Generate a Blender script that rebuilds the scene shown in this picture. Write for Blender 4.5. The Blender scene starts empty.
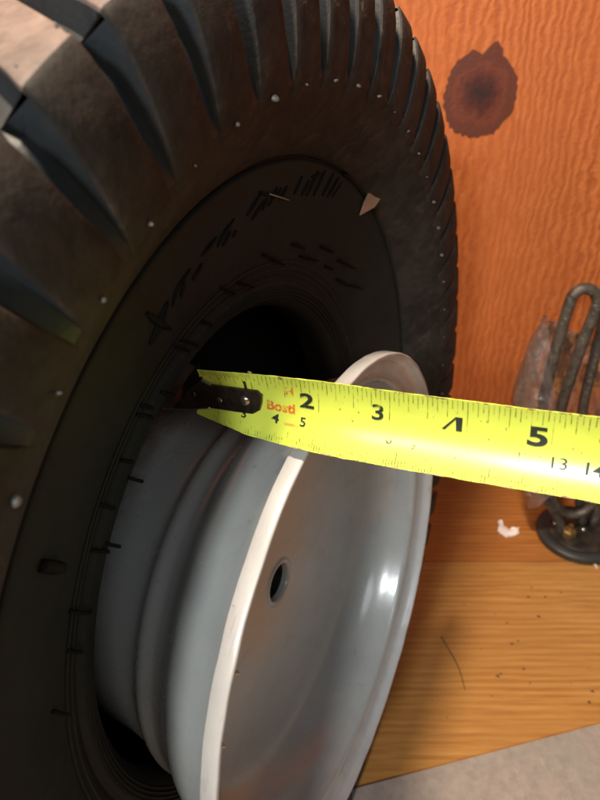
import bpy, bmesh, math, random
from mathutils import Vector, Matrix, noise
random.seed(7)
IN = 0.0254
KU = 0.0254 * 1.14          # one wheel unit (the tyre and the rim were measured in these)
PITCH = math.radians(31)
CT, ST = math.cos(PITCH), math.sin(PITCH)
H = 19.62 * IN              # camera height above the boards
FPX = 647.0
scene = bpy.context.scene

# ------------------------------------------------------------------ camera, light, exposure
cam_d = bpy.data.cameras.new('camera')
cam = bpy.data.objects.new('camera', cam_d)
scene.collection.objects.link(cam)
cam.location = (0, 0, H)
cam.rotation_euler = (math.pi / 2 - PITCH, 0, 0)
cam_d.sensor_fit = 'VERTICAL'
cam_d.sensor_height = 24
cam_d.lens = FPX / 800 * 24
cam_d.clip_start = 0.01
cam_d.clip_end = 50
cam_d.dof.use_dof = True
cam_d.dof.focus_distance = 0.25
cam_d.dof.aperture_fstop = 11.0
scene.camera = cam

world = bpy.data.worlds.new('World')
scene.world = world
world.use_nodes = True
wb = world.node_tree.nodes['Background']
wb.inputs[0].default_value = (0.80, 0.90, 1.0, 1)
wb.inputs[1].default_value = 0.06

def lamp(name, loc, target, power, size, col):
    d = bpy.data.lights.new(name, 'AREA')
    d.shape = 'DISK'
    d.size = size
    d.energy = power
    d.color = col
    o = bpy.data.objects.new(name, d)
    o.location = loc
    o.rotation_euler = (Vector(target) - Vector(loc)).to_track_quat('-Z', 'Y').to_euler()
    scene.collection.objects.link(o)
    return o
lamp('ceiling_lamp', (-6.4 * IN, 3 * IN, 46 * IN), (3 * IN, 12 * IN, 6 * IN), 15, 0.09, (1.0, 0.82, 0.64))
lamp('window_light', (-16 * IN, -35 * IN, 38 * IN), (0, 8 * IN, 10 * IN), 12, 0.16, (0.93, 0.98, 1.0))
lamp('room_fill', (12 * IN, -42 * IN, 46 * IN), (0, 8 * IN, 10 * IN), 4.0, 0.6, (0.90, 0.96, 1.0))  # added soft fill that brightens the rim well
lamp('glare_fill', (-38 * IN, -40 * IN, 38 * IN), (1 * IN, 7 * IN, 14 * IN), 5, 0.26, (0.72, 0.88, 1.0))  # invented cool fill, placed for tape glare and groove highlights

scene.view_settings.view_transform = 'Standard'
scene.view_settings.look = 'None'
scene.view_settings.exposure = 0.0
scene.view_settings.gamma = 1.0

# ------------------------------------------------------------------ helpers
col = scene.collection
def cw(X, Y, Z, unit=1.0):                # measured frame (right, down, forward) -> world metres
    return Vector((X * unit, (Z * CT - Y * ST) * unit, H - (Z * ST + Y * CT) * unit))
def cdir(d):
    X, Y, Z = d
    return Vector((X, Z * CT - Y * ST, -(Z * ST + Y * CT)))
def ray(px, py):
    return Vector(((px - 300) / FPX, (py - 400) / FPX, 1.0))
def floor_pt(px, py, z=0.0):
    d = cdir(ray(px, py))
    t = (z - H) / d.z
    return Vector((0, 0, H)) + d * t
def plane_pt(px, py, fwd):                # point on the vertical plane y = fwd (inches)
    d = cdir(ray(px, py))
    t = fwd * IN / d.y
    return Vector((0, 0, H)) + d * t

def link_mesh(name, verts, faces, mat, parent=None, smooth=None, kind=None):
    me = bpy.data.meshes.new(name)
    me.from_pydata([tuple(v) for v in verts], [], faces)
    bm = bmesh.new(); bm.from_mesh(me)
    bmesh.ops.recalc_face_normals(bm, faces=bm.faces)
    bm.to_mesh(me); bm.free()
    if smooth is not None:
        for p in me.polygons: p.use_smooth = True
        if smooth > 0: me.set_sharp_from_angle(angle=math.radians(smooth))
    me.update()
    if mat: me.materials.append(mat)
    o = bpy.data.objects.new(name, me)
    col.objects.link(o)
    if parent: o.parent = parent
    if kind: o['kind'] = kind
    return o
def empty(name, mw, label, cat, group=None):
    o = bpy.data.objects.new(name, None)
    col.objects.link(o)
    o.empty_display_size = 0.02
    o.matrix_world = mw
    o['label'] = label; o['category'] = cat
    if group: o['group'] = group
    return o
def tag(o, label, cat, group=None):
    o['label'] = label; o['category'] = cat
    if group: o['group'] = group
    return o
def revolve(prof, nseg, closed=False, jitter=None):
    verts, faces = [], []
    m = len(prof)
    for i in range(nseg):
        a = 2 * math.pi * i / nseg
        for (r, s) in prof:
            if jitter: r, s = jitter(a, r, s)
            verts.append((r * math.cos(a) * KU, r * math.sin(a) * KU, s * KU))
    mm = m if closed else m - 1
    for i in range(nseg):
        j = (i + 1) % nseg
        for k in range(mm):
            l = (k + 1) % m
            faces.append((i * m + k, j * m + k, j * m + l, i * m + l))
    return verts, faces
def smooth_poly(pts, n=3, closed=False):   # catmull-rom through points
    out = []
    N = len(pts)
    rng = range(N if closed else N - 1)
    for i in rng:
        if closed:
            p0, p1, p2, p3 = pts[i - 1], pts[i], pts[(i + 1) % N], pts[(i + 2) % N]
        else:
            p1, p2 = pts[i], pts[i + 1]
            p0 = pts[i - 1] if i > 0 else p1
            p3 = pts[i + 2] if i + 2 < N else p2
        for k in range(n):
            t = k / n
            out.append(tuple(0.5 * ((2 * b) + (-a + c) * t + (2 * a - 5 * b + 4 * c - d) * t * t + (-a + 3 * b - 3 * c + d) * t ** 3)
                             for a, b, c, d in zip(p0, p1, p2, p3)))
    if not closed: out.append(tuple(pts[-1]))
    return out
def tube(path, radius, nseg=8, cap=True):
    path = [Vector(p) for p in path]
    verts, faces = [], []
    up = None
    for i, p in enumerate(path):
        t = (path[min(i + 1, len(path) - 1)] - path[max(i - 1, 0)]).normalized()
        if up is None:
            up = t.orthogonal().normalized()
        up = (up - t * up.dot(t)).normalized()
        b = t.cross(up)
        r = radius(i / (len(path) - 1)) if callable(radius) else radius
        for k in range(nseg):
            a = 2 * math.pi * k / nseg
            verts.append(p + (up * math.cos(a) + b * math.sin(a)) * r)
    for i in range(len(path) - 1):
        for k in range(nseg):
            l = (k + 1) % nseg
            faces.append((i * nseg + k, i * nseg + l, (i + 1) * nseg + l, (i + 1) * nseg + k))
    if cap:
        faces.append(tuple(range(nseg)))
        faces.append(tuple(range((len(path) - 1) * nseg, len(path) * nseg)))
    return verts, faces
def merge(*vf):
    V, F = [], []
    for v, f in vf:
        o = len(V)
        V += list(v); F += [tuple(i + o for i in q) for q in f]
    return V, F
def box(x0, x1, y0, y1, z0, z1):
    v = [(x0, y0, z0), (x1, y0, z0), (x1, y1, z0), (x0, y1, z0), (x0, y0, z1), (x1, y0, z1), (x1, y1, z1), (x0, y1, z1)]
    f = [(0, 1, 2, 3), (4, 5, 6, 7), (0, 1, 5, 4), (1, 2, 6, 5), (2, 3, 7, 6), (3, 0, 4, 7)]
    return v, f

# ------------------------------------------------------------------ materials
class NT:
    def __init__(self, name):
        self.m = bpy.data.materials.new(name); self.m.use_nodes = True
        self.n = self.m.node_tree.nodes; self.l = self.m.node_tree.links
        self.b = self.n['Principled BSDF']
        self.out = self.n['Material Output']
    def node(self, t, **kw):
        x = self.n.new(t)
        for k, v in kw.items(): setattr(x, k, v)
        return x
    def put(self, sock, v):
        if isinstance(v, bpy.types.NodeSocket): self.l.new(v, sock)
        else: sock.default_value = v
    def coord(self, scale=(1, 1, 1), rot=(0, 0, 0), loc=(0, 0, 0), which='Object'):
        tc = self.node('ShaderNodeTexCoord'); mp = self.node('ShaderNodeMapping')
        self.l.new(tc.outputs[which], mp.inputs[0])
        mp.inputs['Scale'].default_value = scale; mp.inputs['Rotation'].default_value = rot; mp.inputs['Location'].default_value = loc
        return mp.outputs[0]
    def noise(self, vec, scale, detail=4, rough=0.55, dist=0.0, col=False):
        x = self.node('ShaderNodeTexNoise')
        self.l.new(vec, x.inputs['Vector'])
        x.inputs['Scale'].default_value = scale; x.inputs['Detail'].default_value = detail
        x.inputs['Roughness'].default_value = rough; x.inputs['Distortion'].default_value = dist
        return x.outputs['Color' if col else 'Fac']
    def ramp(self, fac, stops, interp='LINEAR'):
        x = self.node('ShaderNodeValToRGB'); x.color_ramp.interpolation = interp
        e = x.color_ramp.elements
        while len(e) < len(stops): e.new(0.5)
        for i, (p, c) in enumerate(stops):
            e[i].position = p; e[i].color = c if len(c) == 4 else (*c, 1)
        self.l.new(fac, x.inputs[0]); return x.outputs[0]
    def g(self, fac, a, b):
        return self.ramp(fac, [(a, (0, 0, 0)), (b, (1, 1, 1))])
    def mix(self, fac, a, b, mode='MIX'):
        x = self.node('ShaderNodeMix'); x.data_type = 'RGBA'; x.blend_type = mode
        self.put(x.inputs[0], fac)
        for s, v in ((x.inputs[6], a), (x.inputs[7], b)):
            if isinstance(v, tuple) and len(v) == 3: v = (*v, 1)
            self.put(s, v)
        return x.outputs[2]
    def math(self, op, a, b=0.0):
        x = self.node('ShaderNodeMath'); x.operation = op
        self.put(x.inputs[0], a); self.put(x.inputs[1], b); return x.outputs[0]
    def bump(self, h, strength=0.3, dist=0.001, prev=None):
        x = self.node('ShaderNodeBump'); x.inputs['Strength'].default_value = strength; x.inputs['Distance'].default_value = dist
        self.l.new(h, x.inputs['Height'])
        if prev: self.l.new(prev, x.inputs['Normal'])
        return x.outputs[0]
    def set(self, color=None, rough=None, normal=None, metal=None, **kw):
        for k, v in (('Base Color', color), ('Roughness', rough), ('Normal', normal), ('Metallic', metal)):
            if v is None: continue
            if isinstance(v, tuple) and len(v) == 3: v = (*v, 1)
            self.put(self.b.inputs[k], v)
        for k, v in kw.items(): self.put(self.b.inputs[k.replace('_', ' ')], v)
        return self.m

def mat_rubber(name, base, dust, lo, hi, rough, scale=14, spec=0.5):
    t = NT(name); c = t.coord()
    n1 = t.noise(c, scale, 6, 0.65, 0.4); n2 = t.noise(c, 160, 4, 0.6); n3 = t.noise(c, 900, 2)
    d = t.math('ADD', t.math('MULTIPLY', n1, 0.75), t.math('MULTIPLY', n2, 0.25))
    colr = t.mix(t.g(d, lo, hi), base, dust)
    b = t.bump(n2, 0.25, 0.0007, None); b = t.bump(n3, 0.25, 0.0003, b)
    r = t.ramp(n1, [(0.3, (rough - .08,) * 3), (0.7, (rough + .12,) * 3)])
    return t.set(colr, r, b, Specular_IOR_Level=spec)
M = {}
M['side'] = mat_rubber('sidewall_rubber', (0.0175, 0.0180, 0.0150), (0.036, 0.034, 0.026), 0.35, 0.7, 0.62, spec=0.12)
M['groove'] = mat_rubber('groove_rubber', (0.019, 0.023, 0.026), (0.034, 0.037, 0.038), 0.4, 0.75, 0.42, spec=0.32)  # bluish tint puts the cool sheen of the grooves into the colour
M['letter'] = mat_rubber('letter_rubber', (0.006, 0.006, 0.005), (0.010, 0.010, 0.009), 0.4, 0.7, 0.6, spec=0.12)
def lug_mat(name, a, b_, c_, spec):
    t = NT(name); c = t.coord(); oi = t.node('ShaderNodeObjectInfo')
    va = t.node('ShaderNodeVectorMath'); va.operation = 'ADD'
    t.l.new(c, va.inputs[0])
    vm = t.node('ShaderNodeCombineXYZ'); t.l.new(oi.outputs['Random'], vm.inputs[0]); t.l.new(oi.outputs['Random'], vm.inputs[2])
    t.l.new(vm.outputs[0], va.inputs[1]); c = va.outputs[0]
    n1 = t.noise(c, 42, 8, 0.72, 0.8); n2 = t.noise(c, 190, 5, 0.6); n3 = t.noise(c, 60, 5, 0.7, 1.0)
    d = t.math('ADD', t.math('MULTIPLY', n1, 0.7), t.math('MULTIPLY', n2, 0.3))
    colr = t.mix(t.g(d, 0.38, 0.62), a, b_)
    colr = t.mix(t.math('MULTIPLY', t.g(n3, 0.56, 0.70), 0.7), colr, c_)
    b = t.bump(n2, 0.5, 0.0009); b = t.bump(n3, 0.35, 0.0014, b)
    return t.set(colr, 0.66, b, Specular_IOR_Level=spec)
M['lug'] = lug_mat('lug_rubber', (0.017, 0.0150, 0.0128), (0.047, 0.0365, 0.029), (0.085, 0.064, 0.048), 0.22)
def scuff_mat():
    t = NT('scuffed_lug_rubber'); c = t.coord()
    n1 = t.noise(t.coord((1, 1, 1)), 75, 7, 0.75, 1.6); n2 = t.noise(c, 190, 5, 0.6); n4 = t.noise(c, 24, 3)
    colr = t.mix(t.g(n2, 0.3, 0.7), (0.018, 0.0155, 0.013), (0.052, 0.040, 0.032))
    ln = t.node('ShaderNodeVectorMath'); ln.operation = 'LENGTH'; t.l.new(c, ln.inputs[0])
    k = t.math('ADD', t.math('MULTIPLY', n4, 0.5), t.math('MULTIPLY', t.math('SUBTRACT', ln.outputs['Value'], 8.55 * KU), 9.0))
    f = t.math('MULTIPLY', t.g(t.math('ADD', n1, k), 0.80, 0.95), 0.85)
    return t.set(t.mix(f, colr, (0.30, 0.22, 0.145)), 0.7, t.bump(n1, 0.4, 0.0012), Specular_IOR_Level=0.25)
M['scuff'] = scuff_mat()
M['crown'] = lug_mat('lit_worn_lug_rubber', (0.10, 0.075, 0.062), (0.20, 0.145, 0.118), (0.27, 0.20, 0.16), 0.4)  # paler tread tops: overhead light painted in together with wear dust
t = NT('nub_rubber'); M['nub'] = t.set((0.15, 0.14, 0.125), 0.4)

def paint_mat(name, basec, rust=False):
    t = NT(name); c = t.coord()
    n1 = t.noise(c, 18, 5, 0.6); n2 = t.noise(c, 140, 6, 0.75); n3 = t.noise(c, 420, 3); n4 = t.noise(c, 55, 6, 0.7, 0.8)
    sc = t.noise(t.coord((1, 1, 7)), 60, 6, 0.7, 0.5); sc2 = t.noise(t.coord((6, 1, 1), (0.3, 0.2, 0.9)), 90, 6, 0.75, 0.8)
    colr = t.mix(t.g(n1, 0.3, 0.75), basec, tuple(x * 0.80 for x in basec))
    colr = t.mix(t.math('MULTIPLY', t.g(n4, 0.50, 0.72), 0.16), colr, (0.20, 0.175, 0.14))
    colr = t.mix(t.math('MULTIPLY', t.g(n2, 0.64, 0.72), 0.6), colr, (0.10, 0.08, 0.06))
    colr = t.mix(t.math('MULTIPLY', t.g(sc, 0.60, 0.72), 0.35), colr, (0.22, 0.18, 0.14))
    colr = t.mix(t.math('MULTIPLY', t.g(sc2, 0.66, 0.72), 0.5), colr, (0.55, 0.54, 0.52))
    if rust:
        sx = t.node('ShaderNodeSeparateXYZ'); t.l.new(c, sx.inputs[0])
        k = t.math('ADD', t.math('MULTIPLY', sx.outputs[2], -40.0), t.math('MULTIPLY', n4, 1.6))
        colr = t.mix(t.math('MULTIPLY', t.g(t.math('MULTIPLY', k, 0.2), 0.86, 1.0), 0.75), colr, (0.13, 0.055, 0.022))
    b = t.bump(n1, 0.08, 0.002); b = t.bump(n3, 0.06, 0.0004, b); b = t.bump(sc2, 0.08, 0.0004, b)
    r = t.ramp(n4, [(0.3, (0.20,) * 3), (0.75, (0.32,) * 3)])
    return t.set(colr, r, b, Coat_Weight=0.5, Coat_Roughness=0.14)
M['paint'] = paint_mat('grey_rim_paint', (0.39, 0.395, 0.375), True)
M['lip'] = paint_mat('lit_lip_paint', (0.50, 0.485, 0.465))  # same rim paint made lighter, light on the lip put into its colour
t = NT('hub_shade'); M['dark'] = t.set((0.012, 0.011, 0.01), 0.6)  # bore coloured near black to hold the shade inside it

def wall_mat():
    t = NT('plywood_wall')
    c = t.coord()
    warp = t.noise(t.coord((1.0, 1.0, 0.35)), 9, 4, 0.55, 0.3, col=True)
    va = t.node('ShaderNodeVectorMath'); va.operation = 'MULTIPLY_ADD'
    t.l.new(warp, va.inputs[0]); va.inputs[1].default_value = (0.045, 0.0, 0.03); t.l.new(c, va.inputs[2])
    w = t.node('ShaderNodeTexWave'); w.wave_type = 'BANDS'; w.bands_direction = 'X'; w.wave_profile = 'SIN'
    t.l.new(va.outputs[0], w.inputs['Vector'])
    w.inputs['Scale'].default_value = 36; w.inputs['Distortion'].default_value = 6.0; w.inputs['Detail'].default_value = 4
    w.inputs['Detail Scale'].default_value = 1.6; w.inputs['Detail Roughness'].default_value = 0.6
    fine = t.noise(t.coord((1, 1, 0.12)), 420, 5, 0.6)
    mott = t.noise(t.coord((1, 1, 0.5)), 95, 5, 0.62, 0.6)
    big = t.noise(t.coord((1, 1, 0.4)), 6, 3, 0.5)
    wm = t.math('MULTIPLY', t.math('SUBTRACT', w.outputs['Fac'], 0.5), t.math('ADD', 0.38, t.math('MULTIPLY', t.g(t.noise(t.coord((1, 1, 0.5)), 7.5, 2, 0.5), 0.36, 0.60), 0.75)))
    h = t.math('ADD', t.math('ADD', t.math('MULTIPLY', wm, 0.27), 0.11), t.math('ADD', t.math('MULTIPLY', fine, 0.42), t.math('MULTIPLY', mott, 0.46)))
    colr = t.ramp(h, [(0.30, (0.34, 0.072, 0.012)), (0.52, (0.45, 0.105, 0.019)), (0.80, (0.57, 0.165, 0.036))])
    colr = t.mix(t.math('MULTIPLY', t.g(big, 0.35, 0.7), 0.35), colr, (0.33, 0.095, 0.02))
    b = t.bump(wm, 0.32, 0.002); b = t.bump(mott, 0.40, 0.0012, b); b = t.bump(fine, 0.3, 0.0008, b)
    return t.set(colr, 0.66, b)
M['wall'] = wall_mat()
def knot_mat():
    t = NT('knot_wood'); c = t.coord()
    ln = t.node('ShaderNodeVectorMath'); ln.operation = 'LENGTH'; t.l.new(c, ln.inputs[0])
    n1 = t.noise(c, 60, 6, 0.7, 0.5); n2 = t.noise(c, 260, 4, 0.7)
    r = t.math('ADD', t.math('MULTIPLY', ln.outputs['Value'], 26), t.math('MULTIPLY', n1, 0.9))
    r = t.math('ADD', r, -0.17)
    colr = t.ramp(r, [(0.28, (0.022, 0.005, 0.003)), (0.62, (0.060, 0.011, 0.005)), (0.92, (0.145, 0.030, 0.012)), (1.25, (0.105, 0.024, 0.010))])
    b = t.bump(n2, 0.4, 0.001)
    return t.set(colr, 0.5, b)
M['knot'] = knot_mat()
def plank_mat(name, a, bcol, cdark):
    t = NT(name)
    w = t.node('ShaderNodeTexWave'); w.wave_type = 'BANDS'; w.bands_direction = 'Y'; w.wave_profile = 'SIN'
    t.l.new(t.coord((0.16, 1, 1)), w.inputs['Vector'])
    w.inputs['Scale'].default_value = 46; w.inputs['Distortion'].default_value = 5.5; w.inputs['Detail'].default_value = 4
    w.inputs['Detail Scale'].default_value = 1.3; w.inputs['Detail Roughness'].default_value = 0.62
    st = t.noise(t.coord((0.05, 1, 1)), 260, 5, 0.62); big = t.noise(t.coord((0.35, 1, 1)), 14, 4, 0.6); sp = t.noise(t.coord(), 210, 3, 0.6)
    h = t.math('ADD', t.math('MULTIPLY', w.outputs['Fac'], 0.15), t.math('MULTIPLY', st, 0.85))
    colr = t.ramp(h, [(0.30, cdark), (0.52, a), (0.72, bcol)])
    colr = t.mix(t.math('MULTIPLY', t.g(big, 0.45, 0.7), 0.4), colr, cdark)
    colr = t.mix(t.math('MULTIPLY', t.g(sp, 0.70, 0.76), 0.7), colr, (0.06, 0.03, 0.015))
    b = t.bump(st, 0.22, 0.0008); r = t.ramp(big, [(0.3, (0.34,) * 3), (0.7, (0.5,) * 3)])
    return t.set(colr, r, b)
M['plank1'] = plank_mat('golden_board', (0.41, 0.195, 0.050), (0.49, 0.255, 0.072), (0.31, 0.130, 0.029))
M['plank2'] = plank_mat('reddish_board', (0.37, 0.140, 0.032), (0.44, 0.185, 0.046), (0.25, 0.085, 0.018))
def sheet_mat():
    t = NT('scuffed_sheet'); c = t.coord()
    n1 = t.noise(c, 16, 6, 0.6, 0.8); n2 = t.noise(c, 150, 5, 0.65); sc = t.noise(t.coord((9, 1.2, 1), (0, 0, 0.7)), 22, 7, 0.75, 1.4)
    sc2 = t.noise(t.coord((1.2, 11, 1), (0, 0, 0.5)), 30, 6, 0.75, 1.0)
    colr = t.mix(t.g(n1, 0.3, 0.7), (0.36, 0.285, 0.245), (0.29, 0.265, 0.22))
    colr = t.mix(t.math('MULTIPLY', t.g(n2, 0.4, 0.7), 0.5), colr, (0.19, 0.155, 0.135))
    colr = t.mix(t.math('MULTIPLY', t.g(sc, 0.62, 0.7), 0.5), colr, (0.62, 0.56, 0.51))
    colr = t.mix(t.math('MULTIPLY', t.g(sc2, 0.64, 0.72), 0.4), colr, (0.60, 0.54, 0.50))
    return t.set(colr, 0.5, t.bump(n2, 0.12, 0.0006))
M['sheet'] = sheet_mat()
def tape_mat():
    t = NT('yellow_tape'); c = t.coord()
    n1 = t.noise(c, 40, 5, 0.65, 0.5); n2 = t.noise(c, 330, 4, 0.7); n3 = t.noise(c, 900, 2)
    colr = t.mix(t.g(n1, 0.3, 0.75), (0.62, 0.71, 0.085), (0.52, 0.58, 0.07))
    colr = t.mix(t.math('MULTIPLY', t.g(n2, 0.68, 0.75), 0.7), colr, (0.16, 0.14, 0.03))
    b = t.bump(n3, 0.10, 0.0002); b = t.bump(n1, 0.06, 0.001, b)
    return t.set(colr, 0.30, b, Coat_Weight=0.5, Coat_Roughness=0.25)
M['tape'] = tape_mat()
def ink_mat(name, colr, lo, hi, alpha=1.0):
    t = NT(name); c = t.coord()
    n1 = t.noise(c, 260, 5, 0.75)
    a = t.math('MULTIPLY', t.g(n1, lo, hi), alpha)
    t.set(colr, 0.5); t.put(t.b.inputs['Alpha'], a)
    return t.m
M['ink'] = ink_mat('black_ink', (0.016, 0.018, 0.010), 0.30, 0.44)
M['tick'] = ink_mat('tick_ink', (0.10, 0.13, 0.015), 0.36, 0.60, 0.62)
M['faint'] = ink_mat('worn_ink', (0.06, 0.06, 0.012), 0.46, 0.60, 0.8)
M['red'] = ink_mat('red_ink', (0.72, 0.12, 0.015), 0.36, 0.55, 0.85)
t = NT('worn_edge'); n = t.noise(t.coord(), 300, 4); M['wear'] = t.set(t.mix(t.g(n, .35, .7), (0.42, 0.33, 0.12), (0.12, 0.085, 0.04)), 0.6)
t = NT('hook_steel'); n = t.noise(t.coord(), 220, 5, .7); M['hook'] = t.set(t.mix(t.g(n, .4, .7), (0.045, 0.034, 0.026), (0.10, 0.07, 0.05)), 0.32, t.bump(n, .15, .0005), 0.75)
t = NT('rivet_steel'); M['rivet'] = t.set((0.55, 0.47, 0.40), 0.22, None, 0.95)
def rod_mat():
    t = NT('scaled_rod'); c = t.coord()
    n1 = t.noise(c, 110, 5, 0.7); n2 = t.noise(c, 420, 4, 0.7)
    colr = t.mix(t.g(n1, 0.35, 0.7), (0.055, 0.043, 0.032), (0.14, 0.115, 0.09))
    colr = t.mix(t.math('MULTIPLY', t.g(n2, 0.59, 0.68), 0.7), colr, (0.42, 0.39, 0.34))
    return t.set(colr, 0.45, t.bump(n2, 0.4, 0.001), 0.35)
M['rod'] = rod_mat()
t = NT('gasket_rubber'); n = t.noise(t.coord(), 120, 5); M['gasket'] = t.set(t.mix(n, (0.012, 0.012, 0.012), (0.045, 0.045, 0.043)), 0.42, t.bump(n, .15, .001))
t = NT('flange_steel'); n = t.noise(t.coord(), 90, 5); M['flange'] = t.set(t.mix(t.g(n, .4, .7), (0.03, 0.028, 0.025), (0.09, 0.07, 0.05)), 0.35, None, 0.6)
t = NT('brass'); n = t.noise(t.coord(), 200, 5); M['brass'] = t.set(t.mix(t.g(n, .35, .7), (0.40, 0.24, 0.08), (0.14, 0.09, 0.04)), 0.4, None, 0.7)
def bag_mat():
    t = NT('clear_plastic'); c = t.coord()
    n1 = t.noise(c, 45, 5, 0.65, 0.8); n2 = t.noise(c, 160, 5, 0.7, 0.6)
    b = t.bump(n1, 0.5, 0.006); b = t.bump(n2, 0.2, 0.002, b)
    gl = t.node('ShaderNodeBsdfGlossy'); gl.inputs['Roughness'].default_value = 0.16; t.l.new(b, gl.inputs['Normal'])
    gl.inputs['Color'].default_value = (0.95, 0.93, 0.92, 1)
    tr = t.node('ShaderNodeBsdfTransparent'); tr.inputs['Color'].default_value = (0.93, 0.92, 0.92, 1)
    df = t.node('ShaderNodeBsdfTranslucent'); df.inputs['Color'].default_value = (0.88, 0.86, 0.85, 1); t.l.new(b, df.inputs['Normal'])
    d2 = t.node('ShaderNodeBsdfDiffuse'); d2.inputs['Color'].default_value = (0.85, 0.82, 0.80, 1); t.l.new(b, d2.inputs['Normal'])
    m0 = t.node('ShaderNodeMixShader'); m0.inputs[0].default_value = 0.5; t.l.new(df.outputs[0], m0.inputs[1]); t.l.new(d2.outputs[0], m0.inputs[2])
    m1 = t.node('ShaderNodeMixShader'); t.l.new(t.math('ADD', t.math('MULTIPLY', t.g(n1, 0.45, 0.75), 0.20), 0.10), m1.inputs[0])
    t.l.new(tr.outputs[0], m1.inputs[1]); t.l.new(m0.outputs[0], m1.inputs[2])
    m2 = t.node('ShaderNodeMixShader'); fr = t.node('ShaderNodeFresnel'); fr.inputs[0].default_value = 1.45; t.l.new(b, fr.inputs['Normal'])
    t.l.new(t.math('ADD', t.math('MULTIPLY', fr.outputs[0], 1.0), 0.05), m2.inputs[0])
    t.l.new(m1.outputs[0], m2.inputs[1]); t.l.new(gl.outputs[0], m2.inputs[2])
    t.l.new(m2.outputs[0], t.out.inputs['Surface'])
    return t.m
M['bag'] = bag_mat()
t = NT('paper'); M['paper'] = t.set((0.75, 0.66, 0.60), 0.6)
t = NT('chip_wood'); n = t.noise(t.coord((1, 6, 1)), 200, 4); M['chip'] = t.set(t.mix(n, (0.50, 0.30, 0.18), (0.30, 0.17, 0.10)), 0.6)
t = NT('crumbs'); M['crumb'] = t.set((0.085, 0.045, 0.022), 0.7)
t = NT('straw'); M['straw'] = t.set((0.33, 0.27, 0.19), 0.55)

# ------------------------------------------------------------------ setting: wall, boards
WALL = 26.0 * IN
wall = link_mesh('wall', *box(-45 * IN, 60 * IN, WALL, WALL + 0.75 * IN, -0.02, 70 * IN), M['wall'])
wall['kind'] = 'structure'
# the knot: a ragged disc let into the wall board
kc = plane_pt(480, 94, 26.0)
kv = [(0, -0.0006, 0)]
kn = 72
for i in range(kn):
    a = 2 * math.pi * i / kn
    x, z = math.cos(a), math.sin(a)
    r = 1.0 + 0.05 * noise.noise(Vector((x * 2.2, z * 2.2, 3))) + 0.06 * noise.noise(Vector((x * 9, z * 9, 1))) + 0.035 * random.uniform(-1, 1)
    ap = math.atan2(math.sin(a - math.radians(74)), math.cos(a - math.radians(74)))
    r += 0.18 * math.exp(-(ap / 0.13) ** 2)                 # the spike on top
    an = math.atan2(math.sin(a - math.radians(96)), math.cos(a - math.radians(96)))
    r -= 0.15 * math.exp(-(an / 0.13) ** 2)                 # the notch beside it
    kv.append((x * 1.33 * r * IN, -0.0004, z * 1.50 * r * IN))
kf = [(0, 1 + i, 1 + (i + 1) % kn) for i in range(kn)]
knot = link_mesh('knot', kv, kf, M['knot'], wall)
knot.location = kc
JOINT = floor_pt(500, 562).y
fl = bpy.data.objects.new('floor', bpy.data.meshes.new('floor'))
fv, ff = box(-45 * IN, 60 * IN, -45 * IN, WALL - 0.002, -0.04, -0.02)
fl.data.from_pydata(fv, [], ff); fl.data.materials.append(M['plank1']); col.objects.link(fl); fl['kind'] = 'structure'
def plank(y0, y1, m):
    v, f = box(-45 * IN, 60 * IN, y0, y1, -0.0198, 0.0)
    o = link_mesh('board', v, f, m, fl)
    b = o.modifiers.new('bevel', 'BEVEL'); b.width = 0.0004; b.segments = 2
    return o
plank(JOINT + 0.0002, WALL - 0.002, M['plank2'])
ys = [JOINT - 0.0002, JOINT - 11.2 * IN, JOINT - 23 * IN, -45 * IN]
for a, b in zip(ys[1:], ys[:-1]): plank(a + 0.0002, b - 0.0002, M['plank1'])

# ------------------------------------------------------------------ tyre
tn = cdir((.89989, .17312, -.40026)).normalized()
tu = cdir((.40639, 0, .91370)); tu = (tu - tn * tu.dot(tn)).normalized()
tv = tn.cross(tu).normalized()
tc = cw(.56133, 2.71777, 11.46136, KU)
ROT = Matrix((tu, tv, tn)).transposed()
low = min((tc + (tu * math.cos(a) + tv * math.sin(a)) * 9.0 * KU + tn * s * KU for a in [i * .02 for i in range(315)] for s in (-.06, -8.0)), key=lambda p: p.z)
lift = -low.z                                    # seat the tread on the boards
base = Vector((low.x, low.y, 0.0))
TM = Matrix.Translation(base) @ ROT.to_4x4()
tyre = empty('tyre', TM, 'large black lugged tyre leaning against the wooden wall with rim pushed into it', 'tyre')
toff = ROT.transposed() @ (tc + Vector((0, 0, 0)) - base)
front = [(4.32, -2.3), (4.2, -1.95), (4.17, -1.78), (4.21, -1.62), (4.33, -1.49), (4.47, -1.41), (4.60, -1.385), (4.635, -1.40), (4.66, -1.44), (4.70, -1.44), (4.73, -1.40),
         (4.78, -1.375), (5.1, -1.265), (5.5, -1.125), (6.0, -.965), (6.35, -.86), (6.48, -.815), (6.515, -.825), (6.54, -.88), (6.575, -.88), (6.60, -.79),
         (6.66, -.71), (6.85, -.525), (7.05, -.34), (7.25, -.185), (7.42, -.085), (7.55, -.035), (7.75, -.04), (8.0, -.06), (8.3, -.11), (8.5, -.18), (8.64, -.30), (8.70, -.50), (8.72, -.8)]
tread = [(8.73, -1.5), (8.75, -3.0), (8.76, -4.25)]
half = front + tread
full = half + [(r, -8.5 - s) for r, s in reversed(half[:-1])]
cav = [(4.5, -6.0), (5.4, -6.9), (6.8, -7.3), (7.9, -6.6), (8.2, -5.2), (8.25, -4.25), (8.2, -3.3), (7.9, -1.9), (6.8, -1.25), (5.6, -1.65), (4.75, -2.2)]
prof = full + cav
v, f = revolve(prof, 448, closed=True)
carc = link_mesh('carcass', v, f, M['side'], tyre, smooth=62)
carc.location = toff
carc.data.materials.append(M['groove']); carc.data.materials.append(M['lug'])
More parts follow.
